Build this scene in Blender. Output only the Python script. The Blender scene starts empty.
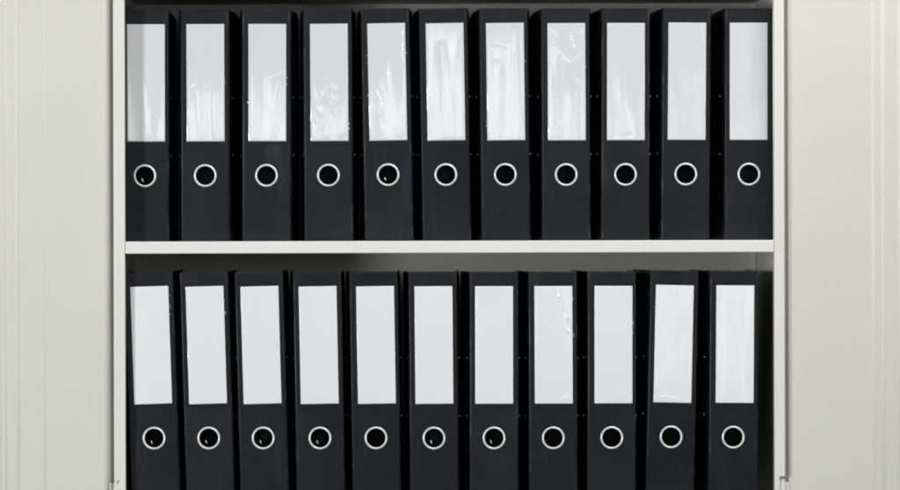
import bpy, bmesh, math, random
from mathutils import Vector, Matrix, noise

sc = bpy.context.scene
R = math.radians

# ------------------------------------------------------------------ camera
S = 0.00138            # metres per photo pixel in the plane of the upper spines
DIST = 6.2             # camera to that plane
VPX, VPY = 360.0, 245.0
ROLL = R(0.15)
XC = (VPX - 450.0) * S
cam = bpy.data.cameras.new("camera")
cam.sensor_width = 36.0
cam.lens = 36.0 * DIST / (900 * S)
cam.shift_x = 0.1
cam.clip_end = 100
cam_o = bpy.data.objects.new("camera", cam)
sc.collection.objects.link(cam_o)
cam_o.location = (XC, -DIST, 0)
cam_o.rotation_euler = (R(90), ROLL, 0)
sc.camera = cam_o

# ------------------------------------------------------------------ light
w = bpy.data.worlds.new("World")
sc.world = w
w.use_nodes = True
wn = w.node_tree
wtc = wn.nodes.new("ShaderNodeTexCoord")
wsx = wn.nodes.new("ShaderNodeSeparateXYZ")
wmr = wn.nodes.new("ShaderNodeMapRange")      # a room: dim floor below, pale walls and ceiling above
wmr.inputs[1].default_value, wmr.inputs[2].default_value = -0.25, 0.55
wmr.inputs[3].default_value, wmr.inputs[4].default_value = 0.05, 0.30
wn.links.new(wtc.outputs["Generated"], wsx.inputs[0])
wn.links.new(wsx.outputs[2], wmr.inputs[0])
wn.links.new(wmr.outputs[0], wn.nodes["Background"].inputs[1])
wn.nodes["Background"].inputs[0].default_value = (0.93, 0.97, 1.0, 1)


def area(name, loc, target, sx, sy, power, col):
    l = bpy.data.lights.new(name, 'AREA')
    l.shape = 'RECTANGLE'
    l.size, l.size_y, l.energy, l.color = sx, sy, power, col
    o = bpy.data.objects.new(name, l)
    sc.collection.objects.link(o)
    o.location = loc
    o.rotation_euler = (Vector(target) - Vector(loc)).to_track_quat('-Z', 'Y').to_euler()
    return o


area("window_light", (-3.1, -3.0, -0.02), (0, 0, 0), 0.5, 0.62, 72, (0.97, 0.985, 1.0))
area("ceiling_light", (0.85, -1.45, 1.65), (0.2, 0, 0.0), 1.6, 0.9, 29, (1.0, 0.985, 0.95))
area("added_rim_light", (3.3, -3.0, -0.05), (0, 0, 0), 0.4, 0.9, 10, (0.97, 0.985, 1.0))  # added lamp on the right, brightens the right rims of the labels
# added low light strips that put pale streaks on the lower labels
for wx, wb, ww in ((0.44, -0.30, 0.035), (0.80, -0.42, 0.05), (0.88, -0.40, 0.03), (0.99, -0.46, 0.05), (1.08, -0.44, 0.035), (1.17, -0.46, 0.05)):
    area("added_streak_light", (wx, -7.6, (wb - 0.04) / 2), (wx, 0, (wb - 0.04) / 2), ww, -0.04 - wb, 3.2 * math.pi * ww * (-0.04 - wb), (0.92, 0.96, 1.0))
# the tall panes of the far window the glossy sleeves look back at
for wx, wt, ww in ((-0.98, 0.50, 0.10), (-0.85, 0.50, 0.08), (-0.66, 0.44, 0.055), (-0.575, 0.47, 0.050), (-0.475, 0.42, 0.045), (-0.39, 0.48, 0.07),
                   (-0.27, 0.40, 0.05), (-0.19, 0.44, 0.045), (-0.06, 0.47, 0.06), (0.035, 0.50, 0.05), (0.13, 0.62, 0.085), (0.235, 0.50, 0.045),
                   (0.315, 0.58, 0.06), (0.40, 0.62, 0.04), (0.515, 0.44, 0.05), (0.62, 0.50, 0.035), (0.70, 0.42, 0.05),
                   (0.83, 0.46, 0.05), (0.93, 0.52, 0.04), (1.0, 0.40, 0.03), (1.08, 0.48, 0.045), (1.27, 0.44, 0.06)):
    wh = wt - 0.16
    wz = wt - wh / 2
    area("far_pane_light", (wx, -7.6, wz), (wx, 0, wz), ww, wh, (6.3 if wx < 0.75 else 3.0) * math.pi * ww * wh, (0.96, 0.98, 1.0))

sc.view_settings.view_transform = 'Standard'
sc.view_settings.look = 'None'
sc.view_settings.exposure = 0.27
sc.view_settings.gamma = 1
sc.render.engine = 'CYCLES'
sc.cycles.use_denoising = True
sc.cycles.filter_width = 1.9
sc.cycles.max_bounces = 10
sc.cycles.diffuse_bounces = 6


# ------------------------------------------------------------------ helpers
def at(px, py, y=0.0):
    """world point at depth y that sits at a photo pixel"""
    u, v = px - VPX, VPY - py
    c, s = math.cos(ROLL), math.sin(ROLL)
    wx, wz = c * u + s * v, -s * u + c * v
    k = S * (DIST + y) / DIST
    return Vector((XC + wx * k, y, wz * k))


def X(px, y):
    return XC + (px - VPX) * S * (DIST + y) / DIST


def Z(py, y):
    return (VPY - py) * S * (DIST + y) / DIST


def link(name, me, m=None, parent=None):
    o = bpy.data.objects.new(name, me)
    sc.collection.objects.link(o)
    if m:
        for mm in (m if isinstance(m, (list, tuple)) else [m]):
            me.materials.append(mm)
    if parent:
        o.parent = parent
    return o


def done(name, bm, m=None, parent=None, smooth=False):
    bmesh.ops.recalc_face_normals(bm, faces=bm.faces)
    me = bpy.data.meshes.new(name)
    bm.to_mesh(me)
    bm.free()
    if smooth:
        for p in me.polygons:
            p.use_smooth = True
    return link(name, me, m, parent)


def bevel(o, width, seg=2, ang=35):
    b = o.modifiers.new("bevel", 'BEVEL')
    b.width, b.segments = width, seg
    b.limit_method = 'ANGLE'
    b.angle_limit = R(ang)
    b.harden_normals = False
    return o


def prism(bm, pts, z0, z1):
    """closed plan outline pulled up from z0 to z1"""
    lo = [bm.verts.new((x, y, z0)) for x, y in pts]
    hi = [bm.verts.new((x, y, z1)) for x, y in pts]
    n = len(pts)
    for i in range(n):
        j = (i + 1) % n
        bm.faces.new((lo[i], lo[j], hi[j], hi[i]))
    bm.faces.new(lo)
    bm.faces.new(hi)


def box(bm, x0, x1, y0, y1, z0, z1):
    prism(bm, [(x0, y0), (x1, y0), (x1, y1), (x0, y1)], z0, z1)


def tube(bm, path, r, seg=10):
    rings = []
    for i, p in enumerate(path):
        p = Vector(p)
        a = Vector(path[max(0, i - 1)])
        b = Vector(path[min(len(path) - 1, i + 1)])
        q = (b - a).to_track_quat('Z', 'Y')
        rings.append([bm.verts.new(p + q @ Vector((r * math.cos(2 * math.pi * k / seg), r * math.sin(2 * math.pi * k / seg), 0)))
                      for k in range(seg)])
    for a, b in zip(rings, rings[1:]):
        for k in range(seg):
            bm.faces.new((a[k], a[(k + 1) % seg], b[(k + 1) % seg], b[k]))
    bm.faces.new(rings[0])
    bm.faces.new(rings[-1])


def empty(name, loc=(0, 0, 0)):
    o = bpy.data.objects.new(name, None)
    sc.collection.objects.link(o)
    o.location = loc
    o.empty_display_size = 0.03
    return o


# ------------------------------------------------------------------ materials
def mat(name, base, rough, metal=0.0, bump=None, vary=0.0, vscale=8.0, rvary=0.0, spec=0.5,
        coat=0.0, coat_rough=0.05, stretch=(1, 1, 1)):
    m = bpy.data.materials.new(name)
    m.use_nodes = True
    nt = m.node_tree
    b = nt.nodes["Principled BSDF"]
    b.inputs["Base Color"].default_value = (*base, 1)
    b.inputs["Roughness"].default_value = rough
    b.inputs["Metallic"].default_value = metal
    b.inputs["Specular IOR Level"].default_value = spec
    b.inputs["Coat Weight"].default_value = coat
    b.inputs["Coat Roughness"].default_value = coat_rough
    tc = nt.nodes.new("ShaderNodeTexCoord")
    mp = nt.nodes.new("ShaderNodeMapping")
    mp.inputs["Scale"].default_value = stretch
    info = nt.nodes.new("ShaderNodeObjectInfo")
    off = nt.nodes.new("ShaderNodeVectorMath")
    off.operation = 'MULTIPLY_ADD'
    off.inputs[0].default_value = (7.3, 3.1, 11.7)
    nt.links.new(info.outputs["Random"], off.inputs[1])
    nt.links.new(tc.outputs["Object"], off.inputs[2])
    nt.links.new(off.outputs[0], mp.inputs["Vector"])
    if vary or rvary:
        n = nt.nodes.new("ShaderNodeTexNoise")
        n.inputs["Scale"].default_value = vscale
        n.inputs["Detail"].default_value = 6
        nt.links.new(mp.outputs[0], n.inputs["Vector"])
        if vary:
            r = nt.nodes.new("ShaderNodeMapRange")
            r.inputs[1].default_value, r.inputs[2].default_value = 0.3, 0.7
            r.inputs[3].default_value, r.inputs[4].default_value = 1 - vary, 1 + vary
            nt.links.new(n.outputs["Fac"], r.inputs[0])
            mx = nt.nodes.new("ShaderNodeMix")
            mx.data_type = 'RGBA'
            mx.blend_type = 'MULTIPLY'
            mx.clamp_result = False
            mx.inputs[0].default_value = 1
            mx.inputs[6].default_value = (*base, 1)
            nt.links.new(r.outputs[0], mx.inputs[7])
            nt.links.new(mx.outputs[2], b.inputs["Base Color"])
        if rvary:
            r = nt.nodes.new("ShaderNodeMapRange")
            r.inputs[1].default_value, r.inputs[2].default_value = 0.3, 0.7
            r.inputs[3].default_value, r.inputs[4].default_value = rough - rvary, rough + rvary
            nt.links.new(n.outputs["Fac"], r.inputs[0])
            nt.links.new(r.outputs[0], b.inputs["Roughness"])
    if bump:
        sc_, st, dist = bump
        n = nt.nodes.new("ShaderNodeTexNoise")
        n.inputs["Scale"].default_value = sc_
        n.inputs["Detail"].default_value = 3
        nt.links.new(mp.outputs[0], n.inputs["Vector"])
        bp = nt.nodes.new("ShaderNodeBump")
        bp.inputs["Strength"].default_value = st
        bp.inputs["Distance"].default_value = dist
        nt.links.new(n.outputs["Fac"], bp.inputs["Height"])
        nt.links.new(bp.outputs[0], b.inputs["Normal"])
    return m


M_PAINT = mat("cabinet_paint", (0.82, 0.815, 0.758), 0.42, bump=(420, 0.12, 0.0006), vary=0.012, vscale=5, rvary=0.05)
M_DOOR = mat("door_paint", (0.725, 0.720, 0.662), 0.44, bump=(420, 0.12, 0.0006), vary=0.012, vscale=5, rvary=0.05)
M_SHELF = mat("shelf_paint", (0.86, 0.855, 0.805), 0.40, bump=(420, 0.12, 0.0006), vary=0.012, vscale=5, rvary=0.05)
M_COVER = mat("black_grained_cover", (0.0064, 0.0083, 0.0116), 0.50, bump=(1500, 0.25, 0.0004), vary=0.18, vscale=28, rvary=0.08, spec=0.36)
M_POCKET = mat("black_pocket_film", (0.0090, 0.0102, 0.0128), 0.32, bump=(260, 0.15, 0.0004), vary=0.15, vscale=30, spec=0.4)
M_FLAKE = mat("clear_film_edge", (0.93, 0.935, 0.95), 0.5, coat=1.0, coat_rough=0.10)
M_LABEL_LIFTED = mat("lifted_label_paper", (0.875, 0.878, 0.888), 0.75, vary=0.015, vscale=14, spec=0.2, coat=1.0, coat_rough=0.045)  # lower-row labels: colour lifted to make up for the dimmer light there
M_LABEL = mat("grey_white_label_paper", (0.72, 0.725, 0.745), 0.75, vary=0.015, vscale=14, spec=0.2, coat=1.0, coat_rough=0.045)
M_RING = mat("plated_ring_metal", (0.96, 0.96, 0.95), 0.30, metal=0.3, vary=0.04, vscale=60)
M_RIVET = mat("nickel_rivet", (0.42, 0.42, 0.40), 0.30, metal=1.0)
M_LEVER = mat("chrome_lever", (0.85, 0.85, 0.84), 0.18, metal=1.0)
M_HINGE = mat("hinge_steel", (0.62, 0.62, 0.59), 0.38, metal=0.3)



def wear(m):
    """handling marks on the black board: pale rubbed edges, long faint scuffs, a slightly uneven skin"""
    nt = m.node_tree
    b = nt.nodes["Principled BSDF"]
    tc = nt.nodes.new("ShaderNodeTexCoord")
    info = nt.nodes.new("ShaderNodeObjectInfo")
    off = nt.nodes.new("ShaderNodeVectorMath")
    off.operation = 'MULTIPLY_ADD'
    off.inputs[0].default_value = (5.3, 9.1, 4.7)
    nt.links.new(info.outputs["Random"], off.inputs[1])
    nt.links.new(tc.outputs["Object"], off.inputs[2])

    def nz(scale, stretch, lo, hi, detail=5):
        mp = nt.nodes.new("ShaderNodeMapping")
        mp.inputs["Scale"].default_value = stretch
        nt.links.new(off.outputs[0], mp.inputs["Vector"])
        n = nt.nodes.new("ShaderNodeTexNoise")
        n.inputs["Scale"].default_value = scale
        n.inputs["Detail"].default_value = detail
        nt.links.new(mp.outputs[0], n.inputs["Vector"])
        r = nt.nodes.new("ShaderNodeMapRange")
        r.inputs[1].default_value, r.inputs[2].default_value = lo, hi
        nt.links.new(n.outputs["Fac"], r.inputs[0])
        return n, r

    def math_(op, a, b_):
        q = nt.nodes.new("ShaderNodeMath")
        q.operation = op
        for k, v in enumerate((a, b_)):
            if isinstance(v, (int, float)):
                q.inputs[k].default_value = v
            else:
                nt.links.new(v, q.inputs[k])
        return q.outputs[0]

    sep = nt.nodes.new("ShaderNodeSeparateXYZ")
    nt.links.new(tc.outputs["Object"], sep.inputs[0])
    ax = math_('ABSOLUTE', sep.outputs[0], 0)
    near = nt.nodes.new("ShaderNodeMapRange")
    near.inputs[1].default_value, near.inputs[2].default_value = 0.0300, 0.0322
    nt.links.new(ax, near.inputs[0])
    top = nt.nodes.new("ShaderNodeMapRange")
    top.inputs[1].default_value, top.inputs[2].default_value = 0.3165, 0.3195
    nt.links.new(sep.outputs[2], top.inputs[0])
    edge = math_('MAXIMUM', near.outputs[0], top.outputs[0])
    _, rub = nz(130, (1, 1, 0.35), 0.54, 0.68)
    _, scuff = nz(60, (1.0, 1.0, 0.16), 0.59, 0.74, 7)
    _, dust = nz(800, (1, 1, 1), 0.68, 0.76, 2)
    amount = math_('ADD', math_('MULTIPLY', edge, math_('MULTIPLY', rub.outputs[0], 0.55)),
                   math_('ADD', math_('MULTIPLY', scuff.outputs[0], 0.16), math_('MULTIPLY', dust.outputs[0], 0.35)))
    mx = nt.nodes.new("ShaderNodeMix")
    mx.data_type = 'RGBA'
    mx.inputs[7].default_value = (0.075, 0.078, 0.082, 1)
    nt.links.new(amount, mx.inputs[0])
    src = b.inputs["Base Color"].links[0].from_socket
    nt.links.new(src, mx.inputs[6])
    each = nt.nodes.new("ShaderNodeMapRange")      # no two boards were dyed quite alike
    each.inputs[3].default_value, each.inputs[4].default_value = 0.72, 1.3
    nt.links.new(info.outputs["Random"], each.inputs[0])
    tone = nt.nodes.new("ShaderNodeMix")
    tone.data_type = 'RGBA'
    tone.blend_type = 'MULTIPLY'
    tone.clamp_result = False
    tone.inputs[0].default_value = 1
    nt.links.new(mx.outputs[2], tone.inputs[6])
    nt.links.new(each.outputs[0], tone.inputs[7])
    nt.links.new(tone.outputs[2], b.inputs["Base Color"])
    rr = nt.nodes.new("ShaderNodeMapRange")
    rr.inputs[3].default_value, rr.inputs[4].default_value = 0.36, 0.54
    nn, _ = nz(9, (1, 1, 0.6), 0, 1, 4)
    nt.links.new(nn.outputs["Fac"], rr.inputs[0])
    rr.inputs[1].default_value, rr.inputs[2].default_value = 0.35, 0.65
    nt.links.new(rr.outputs[0], b.inputs["Roughness"])
    n, _ = nz(22, (1, 1, 0.5), 0, 1, 2)
    bp = nt.nodes.new("ShaderNodeBump")
    bp.inputs["Strength"].default_value = 0.35
    bp.inputs["Distance"].default_value = 0.0012
    nt.links.new(n.outputs["Fac"], bp.inputs["Height"])
    fine = b.inputs["Normal"].links[0].from_node
    nt.links.new(bp.outputs[0], fine.inputs["Normal"])


wear(M_COVER)

# ------------------------------------------------------------------ cabinet
YF = -0.030             # front of the frame
YB = 0.362              # face of the back panel
Z1 = Z(241.0, 0)        # top of the middle shelf
Z1B = Z(253.2, -0.028)
Z2 = Z1 - 0.3630        # top of the shelf below
Z0 = Z1 + 0.3630        # top of the shelf above
TH = Z1 - Z1B
ZLO, ZHI = Z2 - 0.045, Z0 + 0.03

cab = empty("storage_cabinet", (0, 0.15, ZLO))
cab["label"] = "off-white metal cabinet with two open doors, holding both rows of black binders"
cab["category"] = "cabinet"
OFF = Vector(cab.location)


def cpart(name, bm, m, parent=None, smooth=False):
    o = done(name, bm, m, None, smooth)
    o.data.transform(Matrix.Translation(-OFF))
    o.parent = parent or cab
    return o


def side_panel(sgn):
    bm = bmesh.new()
    if sgn < 0:
        xi, xs, xo = X(124.9, YF), X(119.0, YF), X(113.6, YF)
        xw = X(121.5, 0)
    else:
        xi, xs, xo = X(774.2, YF), X(779.2, YF), X(784.6, YF)
        xw = X(778.3, 0)
    # inner strip of the frame, its return and the side wall behind it
    prism(bm, [(xs, YF), (xi, YF), (xi, -0.012), (xw, -0.012), (xw, YB + 0.012), (xo, YB + 0.012), (xo, -0.012), (xs, -0.012)], ZLO, ZHI)
    # outer flange, cut away at the hinge
    zc = Z(478.0, YF) if sgn > 0 else Z(480.5, YF)
    a, b = sorted((xs - sgn * 0.0012, xo))
    if sgn > 0:
        box(bm, a, b, YF - 0.0007, -0.014, zc, ZHI)
    else:
        box(bm, a, b, YF - 0.0004, -0.014, zc, ZHI)
        box(bm, a, X(116.6, YF), YF - 0.0004, -0.014, Z(484.5, YF), zc - 0.00005)
        box(bm, a, b, YF - 0.0004, -0.014, ZLO, Z(484.5, YF) - 0.00005)
        box(bm, X(116.2, YF), X(121.2, YF), YF + 0.0022, -0.0145, Z(485.5, YF), zc + 0.001)
    return bevel(cpart("side_panel", bm, M_PAINT), 0.0009, 3)


side_panel(-1)
side_panel(1)

bm = bmesh.new()
box(bm, X(121.5, 0) + 0.0004, X(778.3, 0) - 0.0004, YB, YB + 0.01, ZLO, ZHI)
cpart("back_panel", bm, M_PAINT)
for px, sg in ((121.5, 1), (778.3, -1)):
    bm = bmesh.new()
    x0 = X(px, 0) + sg * 0.0005
    x1 = x0 + sg * 0.006
    x2 = x0 + sg * 0.0015
    prism(bm, [(x0, YB - 0.016), (x2, YB - 0.016), (x2, YB - 0.003), (x1, YB - 0.003), (x1, YB - 0.0005), (x0, YB - 0.0005)], ZLO, ZHI)
    bevel(cpart("shelf_rail", bm, M_PAINT), 0.0005)

for zt in (Z0, Z1, Z2):
    bm = bmesh.new()
    xl, xr = X(121.5, 0) + 0.0006, X(778.3, 0) - 0.0006
    fl, fr = X(124.9, YF) + 0.0003, X(774.2, YF) - 0.0003
    zb = zt - TH
    # tray with a folded front lip, its ends stepped in between the frame strips
    prof = [(-0.0285, zt), (YB - 0.0004, zt), (YB - 0.0004, zb), (-0.0115, zb), (-0.0285, zb)]
    a = [bm.verts.new((fl if y < -0.011 else xl, y, z)) for y, z in prof]
    b = [bm.verts.new((fr if y < -0.011 else xr, y, z)) for y, z in prof]
    n = len(prof)
    for i in range(n):
        j = (i + 1) % n
        bm.faces.new((a[i], a[j], b[j], b[i]))
    bm.faces.new(a)
    bm.faces.new(b)
    bevel(cpart("shelf", bm, M_SHELF), 0.0011, 3)


def door(sgn):
    bm = bmesh.new()
    y0 = -0.0215
    yb = -0.003
    if sgn < 0:
        xs = [(109.9, yb)]
        r = 0.0085
        xh = X(110.2, y0)
        pts = [(xh, yb)]
        for k in range(9):
            t = math.pi / 2 * k / 8
            pts.append((xh - r + r * math.cos(t), y0 + r - r * math.sin(t)))
        for px, dy in ((45.3, 0), (43.8, -0.0005), (18.8, -0.0005), (18.5, -0.0015), (17.8, -0.0015), (15.6, -0.0006),
                       (7.4, -0.0006), (6.2, -0.0003), (5.2, -0.0009), (1.0, -0.0011), (-0.6, -0.0019)):
            pts.append((X(px, y0), y0 + dy))
        xe = X(-216, y0)
        pts += [(xe, y0 - 0.0019), (xe, yb)]
    else:
        r = 0.0025
        xh = X(787.9, y0)
        pts = [(xh, yb)]
        for k in range(7):
            t = math.pi / 2 * k / 6
            pts.append((xh + r - r * math.cos(t), y0 + r - r * math.sin(t)))
        for px, dy in ((872.0, 0), (874.2, -0.0016), (875.0, -0.0016), (880.8, -0.0010), (881.2, -0.0010), (883.4, -0.0024),
                       (885.0, -0.0024), (898.0, -0.0010), (899.2, -0.0009), (900.6, -0.0022)):
            pts.append((X(px, y0), y0 + dy))
        xe = X(1116, y0)
        pts += [(xe, y0 - 0.0022), (xe, yb)]
    prism(bm, pts, ZLO + 0.004, ZHI - 0.004)
    d = bevel(cpart("door", bm, M_DOOR, smooth=False), 0.0004, 2, 20)
    for p in d.data.polygons:
        p.use_smooth = abs(p.normal.z) < 0.5 and p.area < 0.004
    # the strip the door turns on, seen as the bottom of the gap
    bm = bmesh.new()
    a, b = (X(105, 0), X(113.4, 0)) if sgn < 0 else (X(784.8, 0), X(792, 0))
    box(bm, a, b, -0.0025, -0.0005, ZLO + 0.005, ZHI - 0.005)
    cpart("hinge_strip", bm, M_PAINT, d)
    bm = bmesh.new()
    if sgn < 0:
        xk, yk = X(113.0, -0.02), -0.0215
        for za, zb in ((482.0, 499.0), (499.6, 518.0)):
            tube(bm, [(xk, yk, Z(za, 0)), (xk, yk, Z(za + 0.7, 0)), (xk, yk, Z(zb, 0))], 0.0021, 16)
        box(bm, X(108.8, YF), X(111.0, YF), -0.0255, -0.0205, Z(518, 0), Z(481.5, 0))
    else:
        box(bm, X(779.35, YF), X(784.5, YF), -0.0268, -0.0205, Z(520, 0), Z(479.3, 0))
        box(bm, X(784.2, YF), X(789.3, YF), -0.0230, -0.0190, Z(520, 0), Z(482.4, 0))
    bevel(cpart("hinge", bm, M_PAINT if sgn > 0 else M_HINGE, d), 0.0005)
    return d


door(-1)
door(1)

# ------------------------------------------------------------------ binders
BH = 0.320                       # height
RING_Z, RING_R = 0.0905, 0.0137  # finger hole
LZ0, LZ1 = 0.1378, 0.2998        # label
LW = 0.0522
HSP = 0.0308                     # half of the flat of the spine


def cover_mesh(W):
    """wrap-round board: spine with a finger hole, rounded joints, boards that swell out behind"""
    bm = bmesh.new()
    m = 0.001
    arc = []
    for k in range(1, 7):
        t = math.pi / 2 * k / 6
        arc.append((HSP + 2.6 * m * math.sin(t), 2.6 * m * (1 - math.cos(t))))
    Wm = W / m
    f = lambda a: (33.4 + (Wm - 33.4) * a) * m
    half_o = [(HSP, 0)] + arc + [(f(0.03), 6 * m), (f(0.12), 18 * m), (f(0.34), 42 * m), (f(0.62), 70 * m), (f(0.86), 100 * m), (W, 140 * m), (W, 284 * m)]
    half_i = [(HSP - 1.0 * m, 2.2 * m), (HSP + 0.3 * m, 4.2 * m), (f(0.04) - 2.2 * m, 7 * m), (f(0.34) - 2.2 * m, 43 * m), (f(0.86) - 2.1 * m, 101 * m), (W - 2 * m, 284 * m)]
    outer = [(-x, y) for x, y in reversed(half_o)] + half_o
    inner = half_i[::-1] + [(-x, y) for x, y in half_i]
    zs = (0.0, BH)
    lo = [bm.verts.new((x, y, 0)) for x, y in outer]
    hi = [bm.verts.new((x, y, BH)) for x, y in outer]
    mid = len(half_o) - 1            # edge mid -> mid+1 is the flat of the spine
    flat = []
    for i in range(len(outer) - 1):
        if i == mid:
            continue
        fc = bm.faces.new((lo[i], lo[i + 1], hi[i + 1], hi[i]))
        fc.smooth = True
    # spine flat with the round hole
    n = 40
    hole_f, hole_b = [], []
    for k in range(n):
        t = 2 * math.pi * k / n
        hole_f.append(bm.verts.new((RING_R * math.cos(t), 0, RING_Z + RING_R * math.sin(t))))
        hole_b.append(bm.verts.new((RING_R * math.cos(t), 2.2 * m, RING_Z + RING_R * math.sin(t))))
    for k in range(n):
        bm.faces.new((hole_f[k], hole_f[(k + 1) % n], hole_b[(k + 1) % n], hole_b[k]))

    def pierced(c00, c10, c11, c01, ring):
        # quads from the corners to the nearest arc of the hole
        q = n // 4
        off = n // 8
        corners = {0: c11, 1: c01, 2: c00, 3: c10}      # by quadrant
        for s in range(4):
            cv = corners[s]
            a = s * q
            for k in range(q):
                bm.faces.new((ring[(a + k) % n], ring[(a + k + 1) % n], cv))
            nx = corners[(s + 1) % 4]
            bm.faces.new((ring[(a + q) % n], nx, cv))

    pierced(lo[mid], lo[mid + 1], hi[mid + 1], hi[mid], hole_f)
    li = [bm.verts.new((x, y, 0)) for x, y in inner]
    hi_i = [bm.verts.new((x, y, BH)) for x, y in inner]
    mi = len(half_i) - 1
    for i in range(len(inner) - 1):
        if i == mi:
            continue
        bm.faces.new((li[i], li[i + 1], hi_i[i + 1], hi_i[i]))
    pierced(li[mi + 1], li[mi], hi_i[mi], hi_i[mi + 1], hole_b)
    # rims: walk both outlines together
    N, K = len(outer), len(inner)
    inn = [K - 1 - i for i in range(K)]      # inner indices running left to right
    for o_, i_ in ((lo, li), (hi, hi_i)):
        a = b = 0
        while a < N - 1 or b < K - 1:
            if b == K - 1 or (a < N - 1 and (a + 1) / (N - 1) <= (b + 1) / (K - 1)):
                bm.faces.new((o_[a], o_[a + 1], i_[inn[b]]))
                a += 1
            else:
                bm.faces.new((o_[a], i_[inn[b + 1]], i_[inn[b]]))
                b += 1
    bm.faces.new((lo[0], hi[0], hi_i[inn[0]], li[inn[0]]))
    bm.faces.new((lo[-1], hi[-1], hi_i[inn[-1]], li[inn[-1]]))
    bmesh.ops.recalc_face_normals(bm, faces=bm.faces)
    me = bpy.data.meshes.new("cover")
    bm.to_mesh(me)
    bm.free()
    me.materials.append(M_COVER)
    return me


def pocket_mesh(seed, flakes=(), folds=()):
    """welded film pocket round the label; flakes = (side, z) spots where the film edge has lifted"""
    rng = random.Random(seed)
    bm = bmesh.new()
    x = LW / 2 + 0.0048
    z0, z1 = LZ0 - 0.0042, LZ1 + 0.0012
    box(bm, -x, x, -0.00035, 0.0001, z0, z1)
    # welded ribs down both sides and along the foot
    for sx in (-1, 1):
        a, b = sorted((sx * (x - 0.0014), sx * (x - 0.0003)))
        box(bm, a, b, -0.0006, -0.0002, z0 + 0.0004, z1 - 0.0006)
    box(bm, -x + 0.0016, x - 0.0016, -0.0006, -0.0002, z0 + 0.0004, z0 + 0.0014)
    nf = len(bm.faces)
    for sx, zf in flakes:
        for k in range(rng.randint(2, 4)):
            z = zf + rng.uniform(-0.006, 0.006)
            xx = sx * (LW / 2 + rng.uniform(-0.0006, 0.0018))
            h, wd = rng.uniform(0.0007, 0.0022), rng.uniform(0.0003, 0.0006)
            dx = rng.uniform(-0.0006, 0.0006)
            y = -0.0009
            v = [bm.verts.new(p) for p in ((xx - wd, y, z), (xx + wd * 0.6, y - 0.0005, z + h * 0.2), (xx + wd + dx, y - 0.0003, z + h), (xx - wd * 0.4 + dx, y, z + h * 0.8))]
            v2 = [bm.verts.new(q.co + Vector((0, 0.0002, 0))) for q in v]
            fs = [bm.faces.new(v), bm.faces.new(v2[::-1])]
            for i in range(4):
                fs.append(bm.faces.new((v[i], v2[i], v2[(i + 1) % 4], v[(i + 1) % 4])))
            for f in fs:
                f.material_index = 1
    # sharp folds standing up in the film: thin broken ridges
    H = LZ1 - LZ0
    for (x0, z0, x1, z1, amp, wd) in folds:
        a = Vector((x0 * LW - LW / 2, LZ0 + z0 * H))
        b = Vector((x1 * LW - LW / 2, LZ0 + z1 * H))
        n = max(5, int((b - a).length / 0.0016))
        dr = (b - a).normalized()
        nm = Vector((-dr.y, dr.x))
        if nm.x > 0.3 or (abs(nm.x) <= 0.3 and nm.y < 0):
            nm = -nm
        prev = None
        for k in range(n + 1):
            t = k / n
            w = wd * amp * 1.25 * (math.sin(math.pi * min(1, max(0, t * 0.96 + 0.02))) ** 0.6) * rng.uniform(0.65, 1.1)
            c = a + (b - a) * t + nm * rng.uniform(-0.0005, 0.0005)
            tl = rng.uniform(0.34, 0.46)
            p = [(c + nm * w, -0.00122), (c, -0.00125 - tl * w), (c - nm * w * 0.35, -0.00122)]
            cur = [bm.verts.new((q.x, y, q.y)) for q, y in p]
            cur.append(bm.verts.new((c.x, -0.00112, c.y)))
            if prev and rng.random() < 0.94:
                for i in range(4):
                    j = (i + 1) % 4
                    f = bm.faces.new((prev[i], prev[j], cur[j], cur[i]))
                    f.material_index = 1
                for e in (prev, cur[::-1]):
                    bm.faces.new(e).material_index = 1
                prev = None
                cur = [bm.verts.new(v.co) for v in cur]
            prev = cur
    bm.verts.ensure_lookup_table()
    for v in [v for v in bm.verts if not v.link_faces]:
        bm.verts.remove(v)
    bmesh.ops.recalc_face_normals(bm, faces=bm.faces)
    me = bpy.data.meshes.new("label_pocket")
    bm.to_mesh(me)
    bm.free()
    me.materials.append(M_POCKET)
    me.materials.append(M_FLAKE)
    return me


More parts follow.
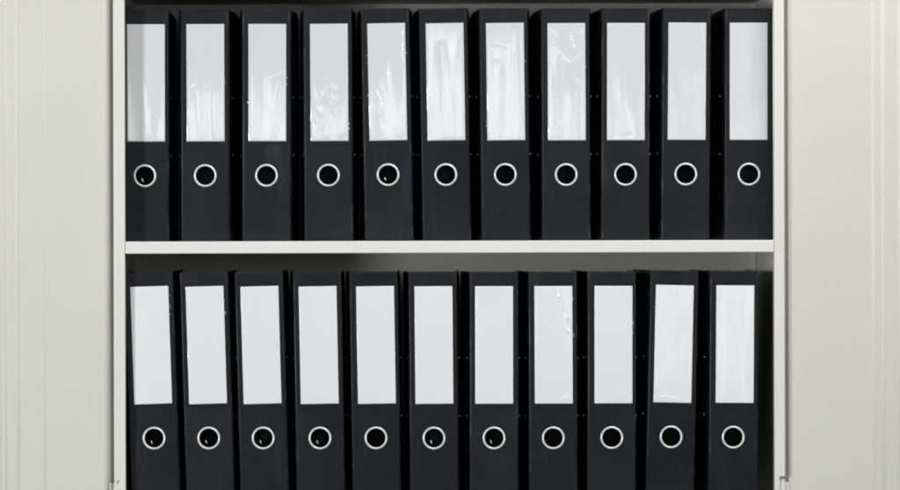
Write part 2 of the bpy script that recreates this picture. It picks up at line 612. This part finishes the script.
def label_mesh(seed, wave, crumple, creases=(), paper=None):
    """paper label under film: a sheet with rolled edges, slow waves and a few sharp folds"""
    rng = random.Random(seed)
    o = Vector((rng.uniform(0, 90), rng.uniform(0, 90), rng.uniform(0, 90)))
    bm = bmesh.new()
    H = LZ1 - LZ0
    e = 0.0012
    xs = [0, 0.0004, 0.0008, e] + [e + (LW - 2 * e) * k / 44 for k in range(1, 44)] + [LW - e, LW - 0.0008, LW - 0.0004, LW]
    zs = [0, 0.0005, e] + [e + (H - 2 * e) * k / 132 for k in range(1, 132)] + [H - e, H - 0.0005, H]
    grid = []
    for z in zs:
        row = []
        for x in xs:
            d = min(x, LW - x)
            dz = min(z, H - z)
            y = -0.0012
            roll = ((0.00044 if paper is M_LABEL else 0.00030) + 0.00018 * noise.noise(Vector((z / 0.02, 4.4 if x < LW / 2 else 8.8, 0)) + o)) * (1 - min(1, d / e)) + 0.0002 * (1 - min(1, dz / e)) ** 2
            fade = min(1, d / 0.004) * min(1, dz / 0.004)
            p = Vector((x / 0.028, z / 0.120, 0.0)) + o
            h = noise.noise(p) * 0.00019 * wave
            q = Vector((x / 0.011, z / 0.016, 3.3)) + o
            mask = max(0.0, noise.noise(Vector((x / 0.035, z / 0.040, 9.1)) + o) + 0.05)
            h += (abs(noise.noise(q)) ** 0.8) * 0.00035 * crumple * mask
            q2 = Vector((x / 0.0045, z / 0.007, 5.3)) + o
            h += noise.noise(q2) * 0.00006 * crumple * mask
            for (x0, z0, x1, z1, amp, wd) in creases:
                a, b = Vector((x0 * LW, z0 * H)), Vector((x1 * LW, z1 * H))
                pt = Vector((x, z))
                t = max(0, min(1, (pt - a).dot(b - a) / (b - a).length_squared))
                wob = 0.0012 * noise.noise(Vector((t * 4, x0 * 9, 1.7)) + o) + 0.0007 * noise.noise(Vector((x / 0.003, z / 0.003, 6.1)) + o)
                dd = ((pt - a) - (b - a) * t).length + wob
                h += amp * (0.00022 if wd > 0.0024 else 0.0002) * math.exp(-(dd / wd) ** 2) * (0.55 + 0.45 * math.sin(t * math.pi))
            jx = 0.00018 * noise.noise(Vector((0.0 if x < LW / 2 else 7.0, z / 0.004, 2.0)) + o) if d < 1e-6 else 0.0
            row.append(bm.verts.new((x - LW / 2 + jx, y + roll - h * fade, LZ0 + z)))
        grid.append(row)
    for r0, r1 in zip(grid, grid[1:]):
        for k in range(len(xs) - 1):
            bm.faces.new((r0[k], r0[k + 1], r1[k + 1], r1[k])).smooth = True
    # thickness: an edge wall down to the pocket
    loop = grid[0] + [r[-1] for r in grid[1:]] + grid[-1][-2::-1] + [r[0] for r in grid[-2:0:-1]]
    back = [bm.verts.new((v.co.x, -0.0006, v.co.z)) for v in loop]
    for i in range(len(loop)):
        j = (i + 1) % len(loop)
        bm.faces.new((loop[j], loop[i], back[i], back[j]))
    me = bpy.data.meshes.new("paper_label")
    bm.normal_update()
    bm.to_mesh(me)
    bm.free()
    me.materials.append(paper or M_LABEL)
    return me


def ring_mesh():
    bm = bmesh.new()
    # section (radius, depth) of the pressed eyelet
    sec = [(0.01292, 0.0040), (0.01292, 0.0004), (0.01306, -0.0006), (0.01355, -0.0013), (0.01410, -0.00165), (0.01470, -0.0015),
           (0.01530, -0.0010), (0.01575, -0.0003), (0.01580, 0.00005), (0.01420, 0.00005), (0.01365, 0.0006), (0.01345, 0.0075)]
    n = 64
    rows = []
    for k in range(n):
        t = 2 * math.pi * k / n
        rows.append([bm.verts.new((r * math.cos(t), y, RING_Z + r * math.sin(t))) for r, y in sec])
    for k in range(n):
        a, b = rows[k], rows[(k + 1) % n]
        for i in range(len(sec)):
            j = (i + 1) % len(sec)
            bm.faces.new((a[i], a[j], b[j], b[i])).smooth = True
    bmesh.ops.recalc_face_normals(bm, faces=bm.faces)
    me = bpy.data.meshes.new("finger_ring")
    bm.to_mesh(me)
    bm.free()
    me.materials.append(M_RING)
    return me


def rivet_mesh():
    bm = bmesh.new()
    sec = [(0.0, 0.0030), (0.0012, 0.0028), (0.0021, 0.0021), (0.0028, 0.0009), (0.0031, -0.0003)]
    n = 16
    top = bm.verts.new((sec[0][1], 0, 0))
    prev = None
    for r, x in sec[1:]:
        cur = [bm.verts.new((x, r * math.cos(2 * math.pi * k / n), r * math.sin(2 * math.pi * k / n))) for k in range(n)]
        for k in range(n):
            if prev is None:
                bm.faces.new((top, cur[k], cur[(k + 1) % n])).smooth = True
            else:
                bm.faces.new((prev[k], cur[k], cur[(k + 1) % n], prev[(k + 1) % n])).smooth = True
        prev = cur
    bm.faces.new(prev)
    bmesh.ops.recalc_face_normals(bm, faces=bm.faces)
    me = bpy.data.meshes.new("rivet")
    bm.to_mesh(me)
    bm.free()
    me.materials.append(M_RIVET)
    return me


def lever_mesh():
    bm = bmesh.new()
    c = Vector((0, 0, RING_Z))
    tube(bm, [c + Vector(p) for p in ((-0.0030, 0.0092, -0.0082), (-0.0037, 0.0090, -0.0062), (-0.0046, 0.0094, -0.0040), (-0.0054, 0.0120, -0.0020),
                                      (-0.0064, 0.022, 0.002), (-0.0080, 0.040, 0.010), (-0.0095, 0.06, 0.030))], 0.0009, 12)
    for f in bm.faces:
        f.smooth = True
    bmesh.ops.recalc_face_normals(bm, faces=bm.faces)
    me = bpy.data.meshes.new("lever_arm")
    bm.to_mesh(me)
    bm.free()
    me.materials.append(M_LEVER)
    return me


# measured per binder: label top-left x, top-right x, bottom-left x, bottom-right x, ring x; then waves, crumple, glint
UP = [
    (127.0, 164.7, 127.3, 165.0, 144.2, 0.5, 0.10, 1),
    (186.2, 224.4, 186.8, 224.8, 204.9, 0.8, 0.12, 0),
    (248.2, 286.3, 248.3, 286.3, 266.1, 0.8, 0.15, 0),
    (310.0, 347.6, 310.5, 348.8, 327.7, 0.55, 0.36, 0),
    (367.2, 405.0, 369.4, 407.4, 387.6, 0.6, 0.3, 1),
    (425.6, 463.4, 427.8, 465.2, 445.3, 0.85, 0.15, 0),
    (486.1, 523.5, 487.5, 525.0, 504.7, 0.8, 0.2, 0),
    (547.7, 584.8, 548.2, 585.6, 565.8, 0.55, 0.4, 0),
    (607.0, 644.9, 606.9, 644.7, 625.5, 0.55, 0.15, 0),
    (668.7, 706.0, 667.9, 705.2, 685.6, 0.4, 0.3, 0),
    (730.2, 767.1, 730.2, 767.0, 749.2, 0.25, 0.0, 0),
]
LOW = [
    (130.8, 167.7, 134.9, 171.6, 153.9, 0.25, 0.05, 1),
    (186.0, 223.0, 189.2, 227.0, 208.6, 0.2, 0.0, 1),
    (240.6, 278.1, 244.0, 281.2, 263.0, 0.2, 0.05, 1),
    (299.0, 336.1, 301.1, 338.4, 319.8, 0.25, 0.1, 1),
    (356.4, 393.6, 358.4, 395.5, 375.3, 0.2, 0.0, 0),
    (414.8, 452.0, 415.6, 453.2, 433.7, 0.2, 0.05, 1),
    (475.2, 513.0, 475.5, 512.9, 494.0, 0.15, 0.0, 1),
    (534.7, 572.0, 535.3, 572.4, 553.0, 0.3, 0.05, 0),
    (594.9, 632.0, 594.9, 632.0, 611.0, 0.2, 0.0, 0),
    (656.4, 693.3, 653.7, 691.0, 671.0, 0.6, 0.15, 0),
    (716.5, 754.2, 715.9, 753.3, 732.7, 0.6, 0.08, 0),
]
LABELS_UP = [
    "black binder at the left end of the upper shelf, half shaded by the cabinet frame",
    "black upper-shelf binder second from the left, two pale upright reflections low on its label",
    "black upper-shelf binder third from the left, bright blotch low on its glossy label",
    "black upper-shelf binder fourth from the left, crinkled film over its label",
    "black upper-shelf binder fifth from the left, leaning slightly, wrinkles down its label",
    "black binder in the middle of the upper shelf, sixth from either end",
    "black upper-shelf binder fifth from the right, tall pale reflections on its label",
    "black upper-shelf binder fourth from the right, bubbled creased film on its label",
    "black upper-shelf binder third from the right, with smoother grey label",
    "black upper-shelf binder second from the right, small crease low on its label",
    "black binder at the right end of the upper shelf, darkest spine and plain grey label",
]
LABELS_LOW = [
    "black binder at the left end of the lower shelf, the most tilted one",
    "black lower-shelf binder second from the left, tilted with glint in its finger hole",
    "black lower-shelf binder third from the left, leaning left with smooth label",
    "black lower-shelf binder fourth from the left, small crease at foot of its label",
    "black lower-shelf binder fifth from the left, plain label and empty dark finger hole",
    "black binder in the middle of the lower shelf, sixth from either end",
    "black lower-shelf binder fifth from the right, standing straight with bluish label",
    "black lower-shelf binder fourth from the right, jagged white crease at top of its label",
    "black lower-shelf binder third from the right, straight with nicked right label edge",
    "black lower-shelf binder second from the right, leaning right with crinkled label foot",
    "black binder at the right end of the lower shelf, dark gap between it and cabinet",
]
CREASES = {
    ('u', 0): [(0.56, 0.08, 0.50, 0.48, 0.30, 0.0016), (0.86, 0.04, 0.93, 0.2, 0.35, 0.002)],
    ('u', 1): [(0.05, 0.47, 0.2, 0.5, 0.3, 0.0018), (0.38, 0.05, 0.33, 0.45, 0.45, 0.003), (0.80, 0.05, 0.78, 0.48, 0.40, 0.004), (0.95, 0.5, 0.98, 0.62, 0.4, 0.0015)],
    ('u', 2): [(0.62, 0.56, 0.97, 0.61, 0.40, 0.0018), (0.25, 0.05, 0.3, 0.5, 0.40, 0.004), (0.7, 0.1, 0.9, 0.5, 0.3, 0.005)],
    ('u', 3): [(0.62, 0.28, 0.95, 0.34, 0.6, 0.0012), (0.75, 0.12, 0.66, 0.26, 0.6, 0.0012), (0.05, 0.02, 0.5, 0.03, 0.5, 0.001), (0.7, 0.03, 0.95, 0.06, 0.6, 0.0012), (0.55, 0.24, 0.85, 0.02, 0.5, 0.0025), (0.6, 0.5, 0.72, 0.45, 0.45, 0.0018), (0.08, 0.16, 0.22, 0.04, 0.5, 0.002)],
    ('u', 4): [(0.25, 0.45, 0.32, 0.36, 0.7, 0.0011), (0.38, 0.25, 0.34, 0.16, 0.7, 0.0012), (0.7, 0.03, 0.95, 0.05, 0.5, 0.001), (0.1, 0.035, 0.5, 0.02, 0.5, 0.001), (0.93, 0.2, 0.9, 0.1, 0.6, 0.0012), (0.52, 0.68, 0.55, 0.42, 0.45, 0.002), (0.3, 0.4, 0.36, 0.3, 0.5, 0.002), (0.35, 0.1, 0.42, 0.24, 0.4, 0.002), (0.9, 0.7, 0.95, 0.95, 0.4, 0.002)],
    ('u', 5): [(0.5, 0.05, 0.42, 0.8, 0.5, 0.006), (0.75, 0.69, 0.95, 0.68, 0.35, 0.0015), (0.15, 0.02, 0.1, 0.35, 0.4, 0.003)],
    ('u', 6): [(0.12, 0.79, 0.45, 0.78, 0.45, 0.0018), (0.3, 0.05, 0.34, 0.65, 0.5, 0.005), (0.82, 0.05, 0.78, 0.95, 0.45, 0.004)],
    ('u', 7): [(0.70, 0.82, 0.74, 0.80, 0.8, 0.0014), (0.8, 0.71, 0.86, 0.69, 0.7, 0.0012), (0.78, 0.53, 0.84, 0.51, 0.7, 0.0014), (0.1, 0.96, 0.3, 0.9, 0.5, 0.0012), (0.9, 0.95, 0.97, 0.9, 0.6, 0.0012), (0.2, 0.8, 0.6, 0.68, 0.5, 0.0018), (0.6, 0.68, 0.97, 0.76, 0.5, 0.0016), (0.62, 0.9, 0.7, 0.86, 0.55, 0.0022), (0.12, 0.05, 0.16, 0.35, 0.5, 0.003), (0.6, 0.08, 0.62, 0.38, 0.4, 0.004)],
    ('u', 8): [(0.3, 0.05, 0.62, 0.06, 0.35, 0.0013), (0.08, 0.03, 0.12, 0.3, 0.4, 0.003), (0.52, 0.3, 0.5, 0.98, 0.3, 0.006)],
    ('u', 9): [(0.05, 0.38, 0.5, 0.30, 0.45, 0.0016), (0.05, 0.44, 0.3, 0.34, 0.45, 0.0016), (0.85, 0.98, 0.95, 0.86, 0.45, 0.0018), (0.3, 0.11, 0.5, 0.10, 0.35, 0.0013)],
    ('l', 0): [(0.3, 0.045, 0.5, 0.05, 0.35, 0.0012)],
    ('l', 3): [(0.5, 0.06, 0.75, 0.075, 0.45, 0.0013)],
    ('l', 5): [(0.62, 0.05, 0.68, 0.08, 0.4, 0.0014)],
    ('l', 7): [(0.62, 0.97, 0.70, 0.86, 1.2, 0.0020), (0.70, 0.86, 0.74, 0.78, 1.3, 0.0021), (0.74, 0.78, 0.97, 0.69, 1.2, 0.0020), (0.82, 0.64, 0.97, 0.60, 1.2, 0.0018), (0.95, 0.70, 0.93, 0.60, 1.2, 0.0018), (0.62, 0.035, 0.90, 0.060, 0.9, 0.0015)],
    ('l', 9): [(0.05, 0.03, 0.35, 0.06, 0.5, 0.0018), (0.35, 0.05, 0.7, 0.03, 0.45, 0.0016), (0.5, 0.95, 0.6, 0.9, 0.4, 0.002)],
    ('l', 10): [(0.66, 0.98, 0.68, 0.5, 0.35, 0.0032), (0.66, 0.04, 0.72, 0.02, 0.4, 0.0013)],
}
FLAKES = {('u', 2): [(-1, 0.19), (1, 0.22)], ('u', 1): [(1, 0.215)], ('u', 4): [(-1, 0.2), (-1, 0.25), (1, 0.26)], ('u', 6): [(1, 0.245), (-1, 0.16)],
          ('u', 7): [(1, 0.275), (1, 0.24)], ('u', 3): [(-1, 0.17), (1, 0.155)], ('l', 0): [(1, 0.27), (1, 0.285), (1, 0.255)], ('l', 1): [(1, 0.26), (1, 0.28)],
          ('l', 7): [(1, 0.25), (1, 0.235), (1, 0.28)], ('l', 8): [(1, 0.25), (1, 0.235)], ('l', 9): [(-1, 0.27)]}

rng = random.Random(5)
place = []
for row, data, zt, y0 in (('u', UP, Z1, 0.0), ('l', LOW, Z2, -0.012)):
    for i, d in enumerate(data):
        y = y0 + rng.uniform(-0.002, 0.002)
        pt, pb = (23.7, 141.2) if row == 'u' else (286.8, 403.8)
        T, B = at((d[0] + d[1]) / 2, pt, y), at((d[2] + d[3]) / 2, pb, y)
        tilt = math.atan2(T.x - B.x, T.z - B.z)
        rp = at(d[4], 175 if row == 'u' else 439, y)
        # axis of the spine runs between ring and label; each label is offset in its pocket
        lz = (LZ0 + LZ1) / 2
        mid = (T + B) / 2
        axis_at_label = rp.x + math.tan(tilt) * (lz - RING_Z)
        cx = (axis_at_label * 2 + mid.x) / 3
        lx = mid.x - cx
        bx = cx - math.sin(tilt) * lz
        place.append(dict(row=row, i=i, y=y, tilt=tilt, bx=bx, z=zt, lx=lx, ring=(rp.x - (bx + math.sin(tilt) * RING_Z)), d=d))

# how far each binder may swell before it meets its neighbours
for row in 'ul':
    ps = [p for p in place if p['row'] == row]
    for k, p in enumerate(ps):
        lim = 0.0405
        for q in ps[max(0, k - 1):k] + ps[k + 1:k + 2]:
            for z in (0, BH):
                gap = abs((p['bx'] + math.sin(p['tilt']) * z) - (q['bx'] + math.sin(q['tilt']) * z))
                lim = min(lim, gap / 2 - 0.0004)
        wl, wr = X(121.5, 0), X(778.3, 0)
        for z in (0, BH):
            c = p['bx'] + math.sin(p['tilt']) * z
            lim = min(lim, c - wl - 0.0006, wr - c - 0.0006)
        p['W'] = math.floor(max(lim, 0.0335) * 4000) / 4000
        if lim < 0.0335:
            print("TIGHT", row, k, lim)

covers = {}
PITCH = (0.05, 0.06, 0.10, 0.02, 0.04, 0.15, 0.12, 0.05, 0.05, 0.0, -0.2)
RING, RIVET, LEVER = ring_mesh(), rivet_mesh(), lever_mesh()
bmx = bmesh.new()
box(bmx, -0.0300, 0.0300, 0.075, 0.270, 0.004, 0.300)  # added black block inside each binder, keeps the finger hole dark
FILLER = bpy.data.meshes.new("dark_filler")
bmesh.ops.recalc_face_normals(bmx, faces=bmx.faces)
bmx.to_mesh(FILLER)
bmx.free()
FILLER.materials.append(M_COVER)
for p in place:
    key = (p['row'], p['i'])
    root = empty("lever_arch_binder", (p['bx'], p['y'], p['z'] + 0.0003 + abs(math.sin(p['tilt'])) * p['W']))
    root.rotation_euler = (R(PITCH[p["i"]] if p["row"] == "u" else rng.uniform(-0.12, 0.10)), p['tilt'], R(rng.uniform(-0.15, 0.15) if p["row"] == "u" else rng.uniform(-0.3, 0.3)))
    root["label"] = (LABELS_UP if p['row'] == 'u' else LABELS_LOW)[p['i']]
    root["category"] = "binder"
    root["group"] = "black lever arch binders on the cabinet shelves"
    if p['W'] not in covers:
        covers[p['W']] = cover_mesh(p['W'])
    c = link("cover", covers[p['W']], None, root)
    bevel(c, 0.0005, 2, 50)
    seed = p['i'] * 7 + (100 if p['row'] == 'u' else 300)
    pk = link("label_pocket", pocket_mesh(seed, FLAKES.get(key, ()), [c_ for c_ in CREASES.get(key, ()) if c_[5] <= 0.0022]), None, root)
    pk.location.x = p['lx']
    lb = link("paper_label", label_mesh(seed, p['d'][5], p['d'][6], CREASES.get(key, ()), M_LABEL if p["row"] == "u" else M_LABEL_LIFTED), None, pk)
    link("finger_ring", RING, None, root)
    link("dark_filler", FILLER, None, root)
    if p['d'][7]:
        lv = link("lever_arm", LEVER, None, root)
    for sx in (-1, 1):
        for z in (0.119, 0.199):
            rv = link("rivet", RIVET, None, root)
            rv.location = (sx * (33.4 + (p['W'] * 1000 - 33.4) * 0.42) * 0.001, 0.050, z)
            rv.rotation_euler = (0, 0, math.pi if sx < 0 else 0)

bpy.context.view_layer.update()
